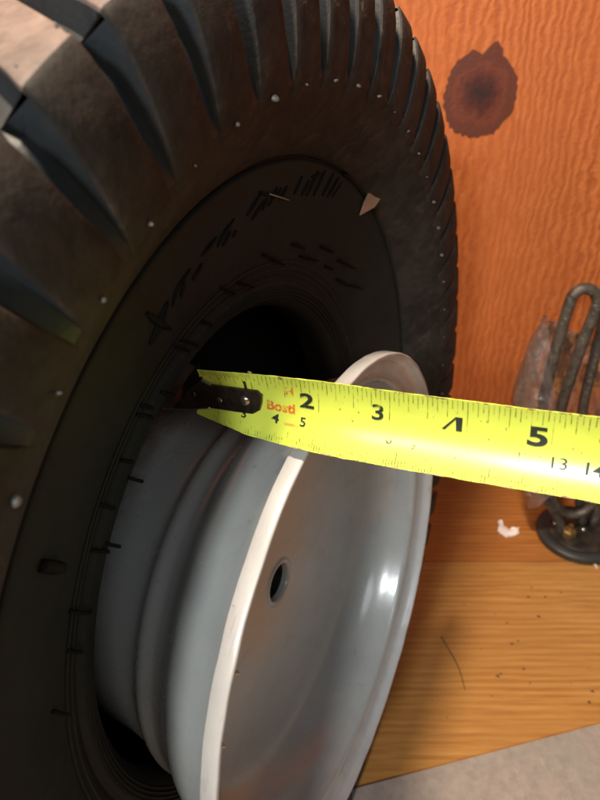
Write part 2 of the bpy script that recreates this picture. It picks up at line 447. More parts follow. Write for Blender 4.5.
for p in carc.data.polygons:
    c_ = p.center
    if 6.62 * KU < math.hypot(c_.x, c_.y) < 7.52 * KU and -.9 * KU < c_.z: p.material_index = 2
    if math.hypot(c_.x, c_.y) > 7.52 * KU and (c_.z > -0.76 * KU or math.hypot(c_.x, c_.y) > 8.55 * KU): p.material_index = 1

def lug_mesh():
    # stations from the sidewall outwards and across the tread: (r, s, low edge, high edge, depth)
    st = [(7.28, -.185, -3.5, 2.45, .03), (7.45, -.062, -3.32, 2.42, .05), (7.58, -.008, -3.05, 2.40, .10), (7.75, .035, -2.72, 2.38, .16), (8.0, .06, -2.38, 2.36, .24),
          (8.3, .075, -2.06, 2.35, .34), (8.6, .06, -1.87, 2.35, .42), (8.82, .015, -1.78, 2.36, .5), (8.93, -.025, -1.76, 2.36, .52), (8.985, -.07, -1.78, 2.34, .48), (9.0, -.13, -1.85, 2.18, .42)]
    s = -.3
    while s > -3.95:
        sk = 3.9 * (s + .07) if s > -2.4 else 3.9 * (-2.33) + 2.0 * (s + 2.4)
        st.append((9.0 + .05 * min(1, -s / 3), s, -1.75 + sk, 2.36 + sk, .40)); s -= .3
    V, F = [], []
    ncol = 11
    for i, (r, s, lo, hi, d) in enumerate(st):
        a = st[max(i - 1, 0)]; b = st[min(i + 1, len(st) - 1)]
        tr, ts = b[0] - a[0], b[1] - a[1]
        L = math.hypot(tr, ts); nr, ns = -ts / L, tr / L         # outward normal in the profile plane
        bev = min(.035, d * .4)
        da = math.degrees(bev / r)
        out = (.75 if r < 8.7 or s < -.5 else .40) * min(1, d / .34) * max(0, min(1, (r - 7.5) / .5))
        cols = [(lo - out, -d), (lo, -bev * 1.2), (lo + da * .35, -bev * .35), (lo + da * 1.1, 0)]
        cols += [(lo + (hi - lo) * q, 0.0) for q in (.3, .5, .7)]
        cols += [(hi - da * 1.1, 0), (hi - da * .35, -bev * .35), (hi, -bev * 1.2), (hi + out * .8, -d)]
        for (ph, o) in cols:
            A = math.radians(ph)
            R, S = r + nr * o, s + ns * o
            V.append((R * math.cos(A) * KU, R * math.sin(A) * KU, S * KU))
    for i in range(len(st) - 1):
        for k in range(ncol - 1):
            F.append((i * ncol + k, i * ncol + k + 1, (i + 1) * ncol + k + 1, (i + 1) * ncol + k))
    F.append(tuple(range(ncol - 1, -1, -1)))
    F.append(tuple(range((len(st) - 1) * ncol, len(st) * ncol)))
    me = bpy.data.meshes.new('tread_lug')
    me.from_pydata(V, [], F)
    for p in me.polygons: p.use_smooth = True
    me.set_sharp_from_angle(angle=math.radians(40))
    me.materials.append(M['lug']); me.materials.append(M['groove']); me.materials.append(M['crown'])
    for i in range(len(st) - 1):
        for k in range(ncol - 1):
            if k in (0, ncol - 2): me.polygons[i * (ncol - 1) + k].material_index = 1
            elif i >= 9: me.polygons[i * (ncol - 1) + k].material_index = 2
    return me
def dome(name, r, h, mat, n=8, rings=3):
    V, F = [], []
    for j in range(rings):
        q = j / rings * math.pi / 2
        for k in range(n):
            a = 2 * math.pi * k / n
            V.append((r * math.cos(q) * math.cos(a), r * math.cos(q) * math.sin(a), h * math.sin(q)))
    V.append((0, 0, h))
    for j in range(rings - 1):
        for k in range(n):
            l = (k + 1) % n
            F.append((j * n + k, j * n + l, (j + 1) * n + l, (j + 1) * n + k))
    for k in range(n): F.append(((rings - 1) * n + k, (rings - 1) * n + (k + 1) % n, rings * n))
    me = bpy.data.meshes.new(name); me.from_pydata(V, [], F)
    for p in me.polygons: p.use_smooth = True
    me.materials.append(mat)
    return me
LUG = lug_mesh()
NUB = dome('vent_nub', .045 * KU, .08 * KU, M['nub'])
rnd = random.Random(3)
LUG_S = LUG.copy(); LUG_S.name = 'scuffed_tread_lug'
LUG_S.materials[0] = M['scuff']
for k in range(56):
    phi = 145.2 + k * 360 / 56
    o = bpy.data.objects.new('tread_lug', LUG_S if k in (50, 51, 52) else LUG)
    if k in (50, 51, 52): o['label'] = 'tread lug with pale mud scuffs near its outer edge'
    col.objects.link(o); o.parent = tyre
    o.location = toff; o.rotation_euler = (0, 0, math.radians(phi))
    spots = [((7.51, 0, .0), (0, 0, 1), 1.0), ((9.0, 1.1, -.24), (1, 0, 0), .8), ((9.0, -2.1, -.24), (1, 0, 0), .8)]
    for (r, dp, s), nrm, sc in spots:
        nb = bpy.data.objects.new('vent_nub', NUB); col.objects.link(nb); nb.parent = o
        a = math.radians(dp)
        nb.location = (r * math.cos(a) * KU, r * math.sin(a) * KU, (s - .02) * KU if nrm[2] else s * KU)
        if nrm[0]: nb.rotation_euler = (0, math.pi / 2, 0)
        else: nb.rotation_euler = (rnd.uniform(-.5, .5), rnd.uniform(-.5, .5), 0)
        q = sc * rnd.uniform(.25, .95); nb.scale = (q, q * rnd.uniform(.8, 1.4), q * rnd.uniform(.7, 1.5))
# marks on the sidewall -------------------------------------------------
def side_s(R):
    pts = [(4.78, -1.375), (5.1, -1.265), (5.5, -1.125), (6.0, -.965), (6.35, -.86), (6.48, -.815)]
    if R <= pts[0][0]: return -1.385
    for (a, b), (c2, d) in zip(pts, pts[1:]):
        if R <= c2: return b + (d - b) * (R - a) / (c2 - a)
    return -.815
C0 = Vector((0, 0, H))
def tyre_pt(px, py, lift=0.0):
    d = cdir(ray(px, py)); s = -1.0
    for _ in range(12):
        P = tc + tn * s * KU
        t_ = (P - C0).dot(tn) / d.dot(tn)
        q = C0 + d * t_ - tc
        R = math.hypot(q.dot(tu), q.dot(tv)) / KU
        s = side_s(R)
    q = Vector((q.dot(tu), q.dot(tv), s * KU + lift))
    return q                                       # in the frame of the tyre centre
strokes = [[(167, 301), (158, 324), (149, 344)], [(146, 313), (157, 322), (170, 329)], [(165, 312), (159, 322)], [(190, 269), (177, 288), (172, 307)], [(184, 282), (180, 297)], [(202, 263), (192, 280)],
           [(216, 237), (201, 256)], [(234, 219), (222, 235), (217, 247)], [(230, 231), (222, 246)], [(236, 230), (232, 237)], [(260, 194), (246, 216)], [(264, 200), (251, 220)],
           [(277, 187), (268, 206)], [(259, 192), (270, 196)], [(267, 198), (262, 210)], [(281, 188), (276, 196)], [(287, 186), (281, 196)], [(302, 176), (294, 194)], [(309, 180), (301, 196)],
           [(318, 171), (306, 196)], [(325, 170), (313, 196)], [(334, 172), (322, 196)], [(339, 177), (327, 197)], [(347, 171), (332, 197)], [(343, 174), (349, 177)], [(311, 177), (321, 174)]]
for i, s_ in enumerate(strokes):
    pts = smooth_poly([tyre_pt(x, y, .0002) for x, y in s_], 4)
    w = (.055 if i in (0, 1) else .030) * KU
    v, f = tube(pts, lambda t_, w=w: w * (.35 + .65 * math.sin(math.pi * min(max(t_, .06), .94))), 6)
    o = link_mesh('raised_letter_stroke', v, f, M['letter'], tyre, smooth=0); o.location = toff
whisk = [((179, 339), (189, 343)), ((201, 321), (208, 324)), ((220, 287), (231, 293)), ((237, 282), (246, 286)), ((136, 414), (147, 416)), ((120, 460), (128, 461)), ((127, 477), (134, 479)),
         ((98, 504), (109, 507)), ((104, 543), (115, 545)), ((89, 550), (100, 549)), ((69, 611), (86, 611)), ((67, 650), (77, 650)), ((52, 711), (60, 711)),
         ((291, 244), (301, 248)), ((262, 254), (280, 264)), ((299, 256), (311, 260)), ((320, 246), (330, 252)), ((324, 266), (330, 269)), ((337, 260), (349, 268)), ((336, 279), (346, 286)),
         ((350, 285), (358, 288)), ((378, 212), (390, 220)), ((160, 392), (168, 394)), ((140, 405), (147, 407)), ((173, 345), (181, 349)), ((40, 565), (56, 566))]
for i, (a, b) in enumerate(whisk):
    p0, p1 = tyre_pt(*a, .0002), tyre_pt(*b, .0022 if i % 3 else .004)
    mid = (p0 + p1) / 2 + Vector((0, 0, .0008))
    v, f = tube(smooth_poly([p0, mid, p1], 3), (.075 if i == len(whisk) - 1 else .026) * KU, 5)
    o = link_mesh('rubber_whisker', v, f, M['letter'], tyre, smooth=0); o.location = toff
v, f = revolve([(4.92, -1.318), (4.94, -1.300), (4.97, -1.300), (4.99, -1.293)], 160)
o = link_mesh('bead_ring', v, f, M['side'], tyre, smooth=30); o.location = toff
v, f = revolve([(4.81, -1.358), (4.825, -1.338), (4.845, -1.338), (4.86, -1.341)], 160)
o = link_mesh('bead_ring', v, f, M['side'], tyre, smooth=30); o.location = toff

for r0, s0 in ((4.36, -1.47), (4.42, -1.435), (4.48, -1.405), (4.54, -1.393)):
    v, f = revolve([(r0 - .022, s0 - .02), (r0 - .008, s0 + .022), (r0 + .008, s0 + .024), (r0 + .022, s0 - .005)], 160)
    o = link_mesh('bead_ring', v, f, M['side'], tyre, smooth=30); o.location = toff
# ------------------------------------------------------------------ rim
rn = cdir((.89345, .16757, -.41673)).normalized()
ru = cdir((.4229, 0, .9062)); ru = (ru - rn * ru.dot(rn)).normalized()
rv = rn.cross(ru).normalized()
rc = cw(1.04392, 3.63737, 11.29324, KU)
RROT = Matrix((ru, rv, rn)).transposed()
rim = empty('wheel_rim', Matrix.Translation(rc) @ RROT.to_4x4(), 'grey painted steel wheel rim sticking out of the tyre with a lip toned brighter as if lit', 'wheel rim')
outer = smooth_poly([(4.40, -.262), (4.18, -.31), (4.06, -.46), (4.00, -.70), (3.93, -.98), (3.80, -1.24), (3.67, -1.40), (3.57, -1.54), (3.505, -1.68), (3.482, -1.77), (3.482, -1.88), (3.482, -1.95), (3.455, -2.04), (3.37, -2.15), (3.30, -2.30), (3.23, -2.6), (3.16, -3.0), (3.13, -3.5),
         (3.14, -4.3), (3.3, -4.6), (3.75, -4.8), (3.85, -5.2), (3.88, -5.7), (4.2, -5.85), (4.22, -5.95)], 3)
inner = smooth_poly([(4.15, -5.95), (3.8, -5.72), (3.77, -5.2), (3.66, -4.85), (3.2, -4.65), (3.05, -4.3), (3.04, -3.5), (3.08, -2.6), (3.2, -2.1)], 3)
v, f = revolve(outer + inner, 224)
barrel = link_mesh('barrel', v, f, M['paint'], rim, smooth=50)
lipo = [(4.36, -.262), (4.46, -.25), (4.49, -.235), (4.50, -.215), (4.50, -.10), (4.50, -.022), (4.49, -.006), (4.475, 0), (4.44, 0), (4.425, -.008), (4.415, -.03), (4.405, -.10), (4.38, -.16), (4.33, -.20), (4.22, -.225), (4.12, -.245)]
def lipjit(a, r, s):
    k = noise.noise(Vector((math.cos(a) * 14, math.sin(a) * 14, 0)))
    return r + .008 * k, s + .01 * noise.noise(Vector((math.cos(a) * 9, math.sin(a) * 9, 4)))
v, f = revolve(lipo, 288, jitter=lipjit)
lip = link_mesh('lip', v, f, M['lip'], rim, smooth=45)
dish = smooth_poly([(4.13, -.243), (4.02, -.275), (3.97, -.34), (3.945, -.48), (3.90, -.75), (3.80, -1.02), (3.62, -1.24), (3.30, -1.42), (2.7, -1.52), (1.9, -1.58), (1.0, -1.605), (.50, -1.61)], 4) + \
       [(.47, -1.61), (.44, -1.585), (.40, -1.575), (.365, -1.59), (.35, -1.63), (.35, -1.72)]
v, f = revolve(dish, 224)
disc = link_mesh('dish', v, f, M['paint'], rim, smooth=50)
v, f = revolve([(.351, -1.69), (.36, -1.72), (.36, -3.2), (.0, -3.2)], 48)
hub = link_mesh('hub_tube', v, f, M['dark'], rim, smooth=40)
# two little burrs on the lip edge
def rim_local(px, py, w):
    d = cdir(ray(px, py)); P = rc + rn * w * KU
    q = C0 + d * ((P - C0).dot(rn) / d.dot(rn)) - rc
    return Vector((q.dot(ru), q.dot(rv), q.dot(rn)))
for (px, py) in ((236, 672), (222, 745)):
    me = dome('burr', .03 * KU, .05 * KU, M['rivet'])
    o = bpy.data.objects.new('burr', me); col.objects.link(o); o.parent = rim; o.location = rim_local(px, py, .0)
    o.rotation_euler = (.4, .5, 0)

# ------------------------------------------------------------------ tape measure blade
Z0 = 9.64
D = cdir((.0946, .0148, -.04)).normalized()
TS = [-1, 0, 1, 2, 3, 4, 5, 5.54, 9]
TY = [366, 386, 402, 415, 427, 438.5, 451, 458.5, 530]
HW = [.55, .69, .90, .975, .985, .985, .985, .985, .985]
def interp(xs, ys, x):
    for i in range(len(xs) - 1):
        if x <= xs[i + 1] or i == len(xs) - 2:
            n_ = len(xs)
            def sl(j):
                if j <= 0: return (ys[1] - ys[0]) / (xs[1] - xs[0])
                if j >= n_ - 1: return (ys[-1] - ys[-2]) / (xs[-1] - xs[-2])
                return (ys[j + 1] - ys[j - 1]) / (xs[j + 1] - xs[j - 1])
            h = xs[i + 1] - xs[i]; q = (x - xs[i]) / h
            return (ys[i] * (1 + 2 * q) * (1 - q) ** 2 + sl(i) * h * q * (1 - q) ** 2 + ys[i + 1] * q * q * (3 - 2 * q) + sl(i + 1) * h * q * q * (q - 1))
def tape_axis(t_):
    z = Z0 * (1 - .04 * t_)
    x = Z0 * (-.163 + .0946 * t_)
    y = (interp(TS, TY, t_) - 400) / FPX * z
    return cw(x, y, z, IN)
def tape_frame(t_):
    p = tape_axis(t_)
    d = (tape_axis(t_ + .02) - tape_axis(t_ - .02)).normalized()
    dn = cdir((0, 1, 0)); W0 = (dn - d * dn.dot(d)).normalized()
    N = d.cross(W0).normalized()
    if N.dot(C0 - p) < 0: N = -N
    c_ = min(1, interp(TS, HW, t_)); s_ = -math.sqrt(max(0, 1 - c_ * c_))
    W = W0 * c_ + N * s_
    N2 = N * c_ - W0 * s_
    return p, W, N2
def tape_pt(t_, w, h=0.0):
    p, W, N = tape_frame(t_)
    kc_ = .50
    nn = (N - W * (2 * kc_ * w)).normalized()
    return p + W * (w * IN) + N * (kc_ * w * w * IN) + nn * (h * IN)
def tape_uv(px, py, h=0.0):                       # image point -> (t, w) on the blade
    t_, w = (px - 195) / 75, 0.0
    for _ in range(40):
        P = tape_pt(t_, w, h) - C0
        Y = -(P.y * ST + P.z * CT); Z = P.y * CT - P.z * ST
        ex, ey = px - (300 + FPX * P.x / Z), py - (400 + FPX * Y / Z)
        t_ += ex / 75 * .7; w += ey / 78 * .7
    return t_, w
tape = empty('tape_measure', Matrix.Translation(tape_axis(0)), 'yellow steel tape measure blade stretched from tyre bead across the rim lip', 'tape measure')
tinv = tape.matrix_world.inverted()
def tl(p): return tinv @ p
NT_, NW_ = 160, 14
V, F = [], []
rj = random.Random(5)
for side in (0, 1):
    for i in range(NT_ + 1):
        for j in range(NW_ + 1):
            w = -.5 + j / NW_
            ts_ = -.02 + .26 * (.5 - w)
            t_ = ts_ + (9.0 - ts_) * i / NT_
            if j in (0, NW_): w += .006 * noise.noise(Vector((t_ * 5, w * 9, 2))) + 0.003 * rj.uniform(-1, 1)
            V.append(tl(tape_pt(t_, w, -.012 * side)))
R1 = NW_ + 1; OFF = (NT_ + 1) * R1
for i in range(NT_):
    for j in range(NW_):
        a = i * R1 + j
        F.append((a, a + 1, a + 1 + R1, a + R1)); F.append((OFF + a, OFF + a + R1, OFF + a + 1 + R1, OFF + a + 1))
    for j in (0, NW_):
        a = i * R1 + j
        F.append((a, a + R1, OFF + a + R1, OFF + a))
for i in (0, NT_):
    for j in range(NW_):
        a = i * R1 + j
        F.append((a, a + 1, OFF + a + 1, OFF + a))
blade = link_mesh('blade', V, F, M['tape'], tape, smooth=40)
# worn patches along the edges
WV, WF = [], []
for i in range(70):
    t_ = rj.uniform(1.6, 7); e = rj.choice((-1, 1)); L = rj.uniform(.02, .10); wd = rj.uniform(.006, .022)
    b = len(WV)
    for q in range(5):
        tt = t_ + L * (q / 4 - .5); prof_ = math.sin(math.pi * (q + .4) / 4.8)
        WV.append(tl(tape_pt(tt, e * .505, .006))); WV.append(tl(tape_pt(tt, e * (.505 - wd * prof_ - .004), .006)))
    for q in range(4): WF.append((b + 2 * q, b + 2 * q + 1, b + 2 * q + 3, b + 2 * q + 2))
wear = link_mesh('edge_wear', WV, WF, M['wear'], tape, kind='stuff')
# graduations
def quad_strip(t_, w0, w1, wd):
    b0 = []
    m = 4
    for q in range(m + 1):
        w = w0 + (w1 - w0) * q / m
        b0 += [tl(tape_pt(t_ - wd / 2, w, .006)), tl(tape_pt(t_ + wd / 2, w, .006))]
    return b0, [(2 * q, 2 * q + 1, 2 * q + 3, 2 * q + 2) for q in range(m)]
parts_, cmparts = [], []
for k in range(0, 7 * 32 + 1):
    t_ = k / 32
    if k % 2 and t_ > 1: continue
    L = .46 if k % 32 == 0 else .30 if k % 16 == 0 else .24 if k % 8 == 0 else .18 if k % 4 == 0 else .12 if k % 2 == 0 else .08
    if k % 32 == 0 and k > 64: L = .40
    if t_ < .26: continue
    parts_.append(quad_strip(t_, -.49, -.49 + L, .013))
tick = link_mesh('inch_ticks', *merge(*parts_), M['tick'], tape, kind='stuff')
for k in range(8, 190):
    t_ = k / 25.4
    L = .17 if k % 10 == 0 else .12 if k % 5 == 0 else .08
    cmparts.append(quad_strip(t_, .49, .49 - L, .011))
tick2 = link_mesh('centimetre_ticks', *merge(*cmparts), M['faint'], tape, kind='stuff')
def printed(txt, px, py, h_in, mat, sx=1.0, bold=0.0, name='printed_number', rot=0.0, crop=None):
    cu = bpy.data.curves.new('txt', 'FONT'); cu.body = txt; cu.align_x = 'CENTER'; cu.align_y = 'CENTER'; cu.size = 1.0; cu.offset = bold
    cu.resolution_u = 4
    ob = bpy.data.objects.new('txt', cu); col.objects.link(ob)
    dg = bpy.context.evaluated_depsgraph_get(); dg.update()
    me = bpy.data.meshes.new_from_object(ob.evaluated_get(dg))
    bpy.data.objects.remove(ob); bpy.data.curves.remove(cu)
    bm = bmesh.new(); bm.from_mesh(me)
    if crop: bmesh.ops.bisect_plane(bm, geom=bm.verts[:] + bm.edges[:] + bm.faces[:], plane_co=(0, crop[0], 0), plane_no=(crop[1], crop[2], 0), clear_outer=True)
    bmesh.ops.triangulate(bm, faces=bm.faces[:])
    bmesh.ops.subdivide_edges(bm, edges=[e for e in bm.edges if e.calc_length() > .25], cuts=2)
    t0, w0 = tape_uv(px, py)
    sc = h_in / .70
    cr, sr = math.cos(rot), math.sin(rot)
    for vv in bm.verts:
        x, y = vv.co.x * sx, vv.co.y
        x, y = x * cr - y * sr, x * sr + y * cr
        vv.co = tl(tape_pt(t0 + x * sc, w0 - y * sc, .007))
    bm.to_mesh(me); bm.free()
    me.name = name
    me.materials.clear(); me.materials.append(mat)
    for p in me.polygons: p.material_index = 0
    o = bpy.data.objects.new(name, me); col.objects.link(o); o.parent = tape
    return o
printed('1', 245.5, 386, .17, M['ink'], 1.5, .01)
printed('2', 307, 401.5, .21, M['ink'], 1.45, .028)
printed('3', 378, 413, .21, M['ink'], 1.35, .016)
def worn_four(px, py):
    t0, w0 = tape_uv(px, py)
    polys = [[(-.135, .075), (-.10, .085), (.045, -.085), (.03, -.10)], [(.03, -.10), (.115, -.10), (.115, .085), (.045, .085)]]
    V, F = [], []
    for p in polys:
        m = 5; b = len(V)
        for q in range(m + 1):
            for (a, c2) in ((p[0], p[3]), (p[1], p[2])):
                V.append(tl(tape_pt(t0 + a[0] + (c2[0] - a[0]) * q / m, w0 + a[1] + (c2[1] - a[1]) * q / m, .007)))
        for q in range(m): F.append((b + 2 * q, b + 2 * q + 1, b + 2 * q + 3, b + 2 * q + 2))
    link_mesh('printed_number', V, F, M['ink'], tape)
worn_four(453, 424)
printed('5', 538, 437.5, .235, M['ink'], 1.55, .030)
printed('3', 244, 414, .12, M['ink'], 1.2, .02)
printed('4', 275.5, 418.5, .13, M['ink'], 1.3, .02, rot=-.1)
printed('5', 303, 422.5, .13, M['ink'], 1.1, .015)
printed('8', 389, 440, .11, M['faint'], 1.1, .01)
printed('9', 413, 446, .11, M['faint'], 1.1, .0)
printed('12', 523, 458, .12, M['faint'], 1.1, .0)
printed('13', 558, 464, .14, M['ink'], 1.2, .0)
printed('14', 593, 470.5, .15, M['ink'], 1.2, .012)
printed('Bosti', 281, 407, .14, M['red'], 1.1, .035, name='printed_word', rot=.03)
printed('H', 289.5, 391.5, .11, M['red'], 1.1, .04, name='printed_word')
printed('oonou', 291, 424.5, .05, M['red'], 1.2, .015, name='printed_word')
def blot(px, py, r):
    t0, w0 = tape_uv(px, py)
    k = 9
    V = [tl(tape_pt(t0, w0, .008))] + [tl(tape_pt(t0 + r * rj.uniform(.6, 1.2) * math.cos(2 * math.pi * i / k), w0 + r * rj.uniform(.6, 1.1) * math.sin(2 * math.pi * i / k), .008)) for i in range(k)]
    return V, [(0, 1 + i, 1 + (i + 1) % k) for i in range(k)]
blots = [blot(280, 378, .035), blot(250, 372, .03)] + [blot(rj.uniform(310, 598), 0 + 0, .008) for _ in range(0)]
for _ in range(22):
    px = rj.uniform(290, 590)
    t_ = (px - 195) / 75
    blots.append(blot(px, 400 + (px - 245) * .165 + rj.uniform(-20, 25), rj.uniform(.006, .014)))
link_mesh('ink_spots', *merge(*blots), M['wear'], tape, kind='stuff')
# end hook: plate, bent tab, rivets
hp = [(175, 406), (192, 407), (212, 406.5), (236, 410.5), (254, 413), (261, 409), (263, 401), (263, 394), (258, 389.5), (236, 386.5), (212, 383.5), (202, 378), (192, 386)]
hp2 = []
for a, b in zip(hp, hp[1:] + hp[:1]):
    hp2.append(a); hp2.append(((a[0] + b[0]) / 2, (a[1] + b[1]) / 2))
uv = [tape_uv(*p) for p in hp]
V, F = [], []
nh = len(uv)
cu_, cw_ = sum(a for a, _ in uv) / nh, sum(b for _, b in uv) / nh
for h, q in ((.055, .94), (.048, 1.0), (.012, 1.0)):
    for (a, b) in uv: V.append(tl(tape_pt(cu_ + (a - cu_) * (1 - (1 - q) * .5), cw_ + (b - cw_) * q, h)))
F.append(tuple(range(nh)))
for l_ in range(2):
    for i in range(nh):
        j = (i + 1) % nh
        F.append((l_ * nh + i, l_ * nh + j, (l_ + 1) * nh + j, (l_ + 1) * nh + i))
F.append(tuple(range(2 * nh, 3 * nh)))
hook = link_mesh('hook', V, F, M['hook'], tape, smooth=30)
tabp = [(203, 377), (192, 386), (175, 406)]
V, F = [], []
for th_ in (.055, .015):
    for (px, py) in tabp:
        a, b = tape_uv(px, py)
        V.append(tl(tape_pt(a, b, th_)))
    for (px, py) in tabp:
        a, b = tape_uv(px, py)
        V.append(tl(tape_pt(a - .16, b, th_ - .22)))
F = [(0, 1, 4, 3), (1, 2, 5, 4), (6, 7, 10, 9), (7, 8, 11, 10), (0, 1, 7, 6), (1, 2, 8, 7), (3, 4, 10, 9), (4, 5, 11, 10), (0, 3, 9, 6), (2, 5, 11, 8)]
link_mesh('hook_tab', V, F, M['hook'], tape, smooth=30)
a0 = [tl(tape_pt(*tape_uv(px, py), .052)) for px, py in ((166, 407.5), (178, 407), (194, 407.5), (212, 406))]
link_mesh('hook_edge', *tube(smooth_poly(a0, 4), .014 * IN, 6), M['rivet'], tape, smooth=0)
for px, py, r in ((196, 392, .055), (222, 397, .068), (247, 398.5, .08)):
    a, b = tape_uv(px, py)
    p, W, N = tape_frame(a)
    me = dome('rivet', r * IN, r * .55 * IN, M['rivet'] if r > .06 else M['hook'], 14, 4)
    o = bpy.data.objects.new('rivet', me); col.objects.link(o); o.parent = hook
    o.location = tl(tape_pt(a, b, .054)); o.rotation_euler = N.to_track_quat('Z', 'Y').to_euler()

# ------------------------------------------------------------------ heating element with its flange
EY = 21.2
def ip(px, py, fwd=EY): return plane_pt(px, py, fwd)
fc = floor_pt(577, 537)
elem = empty('heating_element', Matrix.Translation(fc), 'scaled grey heating element with hairpin rods standing on its black round flange', 'heating element')
def el(p): return Vector(p) - fc
ga = [(1.08, .0), (1.62, .0), (1.72, .06), (1.75, .18), (1.72, .30), (1.62, .37), (1.48, .39), (1.34, .36), (1.28, .30), (1.08, .28)]
gv, gf = [], []
for i in range(64):
    a = 2 * math.pi * i / 64
    for r, z in ga: gv.append((r * math.cos(a) * IN, r * math.sin(a) * IN, z * IN))
m_ = len(ga)
for i in range(64):
    for k in range(m_):
        gf.append((i * m_ + k, ((i + 1) % 64) * m_ + k, ((i + 1) % 64) * m_ + (k + 1) % m_, i * m_ + (k + 1) % m_))
link_mesh('gasket', gv, gf, M['gasket'], elem, smooth=40)
pv = []
pr = [(0, .34), (.9, .34), (1.16, .33), (1.22, .29), (1.22, .05)]
pf = []
for i in range(48):
    a = 2 * math.pi * i / 48
    for r, z in pr[1:]: pv.append((r * math.cos(a) * IN, r * math.sin(a) * IN, z * IN))
for i in range(48):
    for k in range(3): pf.append((i * 4 + k, ((i + 1) % 48) * 4 + k, ((i + 1) % 48) * 4 + k + 1, i * 4 + k + 1))
pf.append(tuple(i * 4 for i in range(48)))
link_mesh('flange', pv, pf, M['flange'], elem, smooth=40)
# brass nut and screws
hx, hy = (floor_pt(569, 533, .4 * IN) - fc).x, (floor_pt(569, 533, .4 * IN) - fc).y
nv, nf = [], []
for z, r in ((.33, .30), (.56, .30), (.60, .26)):
    for k in range(6):
        a = math.pi / 3 * k + .3
        nv.append((hx + r * math.cos(a) * IN, hy + r * math.sin(a) * IN, z * IN))
for l_ in range(2):
    for k in range(6): nf.append((l_ * 6 + k, l_ * 6 + (k + 1) % 6, (l_ + 1) * 6 + (k + 1) % 6, (l_ + 1) * 6 + k))
nf.append(tuple(range(12, 18)))
nut = link_mesh('brass_nut', nv, nf, M['brass'], elem, smooth=25)
link_mesh('stud', *tube([(hx, hy, .3 * IN), (hx, hy, .85 * IN)], .1 * IN, 10), M['brass'], elem, smooth=40)
for px, py in ((555, 522), (584, 528)):
    q = floor_pt(px, py, .4 * IN) - fc
    me = dome('screw_head', .12 * IN, .09 * IN, M['rivet'], 12, 4)
    o = bpy.data.objects.new('screw_head', me); col.objects.link(o); o.parent = elem; o.location = (q.x, q.y, .335 * IN)
RR = .205 * IN
def arc_pts(p0, p1, top, n=9):             # half hairpin between two rods in their plane
    c_ = (p0 + p1) / 2; hx_ = (p1 - p0) / 2; up = Vector((0, 0, 1)) * hx_.length * top
    return [c_ - hx_ * math.cos(math.pi * i / n) + up * math.sin(math.pi * i / n) for i in range(n + 1)]
t1, t2 = ip(570, 302), ip(597, 306)
p1 = [fc + Vector((-.75 * IN, .15 * IN, .33 * IN)), fc + Vector((-1.0 * IN, .1 * IN, 1.0 * IN)), ip(534, 470), ip(543.5, 402), ip(557, 345)]
hair = arc_pts(t1, t2, 1.15)
u0, u1 = ip(551, 480), ip(597, 486)
ubend = [ip(555, 440), ip(550, 478), ip(552, 497), ip(562, 511), ip(575, 514), ip(588, 508), ip(597, 492), ip(603, 462), ip(620, 380), ip(640, 280), ip(650, 240)]
path = smooth_poly(p1 + [t1] + hair[1:-1] + [t2] + [ip(580, 350), ip(563, 402)] + ubend, 4)
link_mesh('rod', *tube([el(p) for p in path], RR, 12), M['rod'], elem, smooth=0)
f3 = EY + .75
path = smooth_poly([fc + Vector((.35 * IN, .5 * IN, .33 * IN)), ip(578, 470, f3), ip(583, 408, f3), ip(600, 335, f3), ip(622, 240, f3), ip(634, 222, f3), ip(645, 240, f3), ip(632, 330, f3), ip(610, 440, f3), fc + Vector((.75 * IN, .35 * IN, .33 * IN))], 6)
link_mesh('rod', *tube([el(p) for p in path], RR, 12), M['rod'], elem, smooth=0)

# the crumpled clear bag round it
bagc = fc
bag = None
BV, BF = [], []
rb = random.Random(21)
NA, NZ = 76, 34
edge_l = [(527, 506), (519, 470), (511, 408), (519, 380), (531, 350), (541, 331)]
def bag_pt(i, j):
    v = j / NZ
    a = (i / NA - .5) * 2                                       # -1 back right edge .. 0 left fold .. 1 front right edge
    q = v * (len(edge_l) - 1); k = min(int(q), len(edge_l) - 2); q -= k
    ex, ey = (edge_l[k][n_] * (1 - q) + edge_l[k + 1][n_] * q for n_ in (0, 1))
    L = ip(ex, ey, 20.9) - fc
    u = abs(a)
    x = L.x + u ** 1.5 * (3.9 * IN - L.x)
    y = L.y + (-1 if a > 0 else 1) * (1.05 if a > 0 else 1.5) * IN * min(1, (u * 2.2)) ** .6 * (.55 + .45 * math.sin(math.pi * (.25 + .6 * v)))
    z = L.z * (1 - .12 * u) + .5 * IN * math.sin(u * 5 + 1.5) * v
    if a > 0:
        k_ = min(1, u * 2.2); k_ = k_ * k_ * (3 - 2 * k_)
        z = z * (1 - .50 * k_ * v) + (1 - v) * 3.0 * IN * k_
    pl = abs(noise.noise(Vector((u * 9 + v * 3, v * 2.2, 3 * (a > 0))))) * .42 + abs(noise.noise(Vector((u * 20 - v * 5, v * 6, 8)))) * .18
    fx = noise.noise(Vector((v * 5, u * 4, 5))) * .16
    m = min(1, u * 6 + .15)
    return Vector((x + fx * m * IN, y + (pl - .2) * m * IN * (1 if a > 0 else -1), z)) + Vector((rb.uniform(-1, 1), rb.uniform(-1, 1), rb.uniform(-1, 1))) * .02 * IN
for j in range(NZ + 1):
    for i in range(NA + 1): BV.append(bag_pt(i, j))
for j in range(NZ):
    for i in range(NA):
        p = j * (NA + 1) + i
        BF += [(p, p + 1, p + NA + 2), (p, p + NA + 2, p + NA + 1)]
bag = link_mesh('plastic_bag', BV, BF, M['bag'], None, smooth=28)
bag.location = fc
tag(bag, 'crumpled clear plastic bag wrapped loosely around the heating element rods', 'bag')

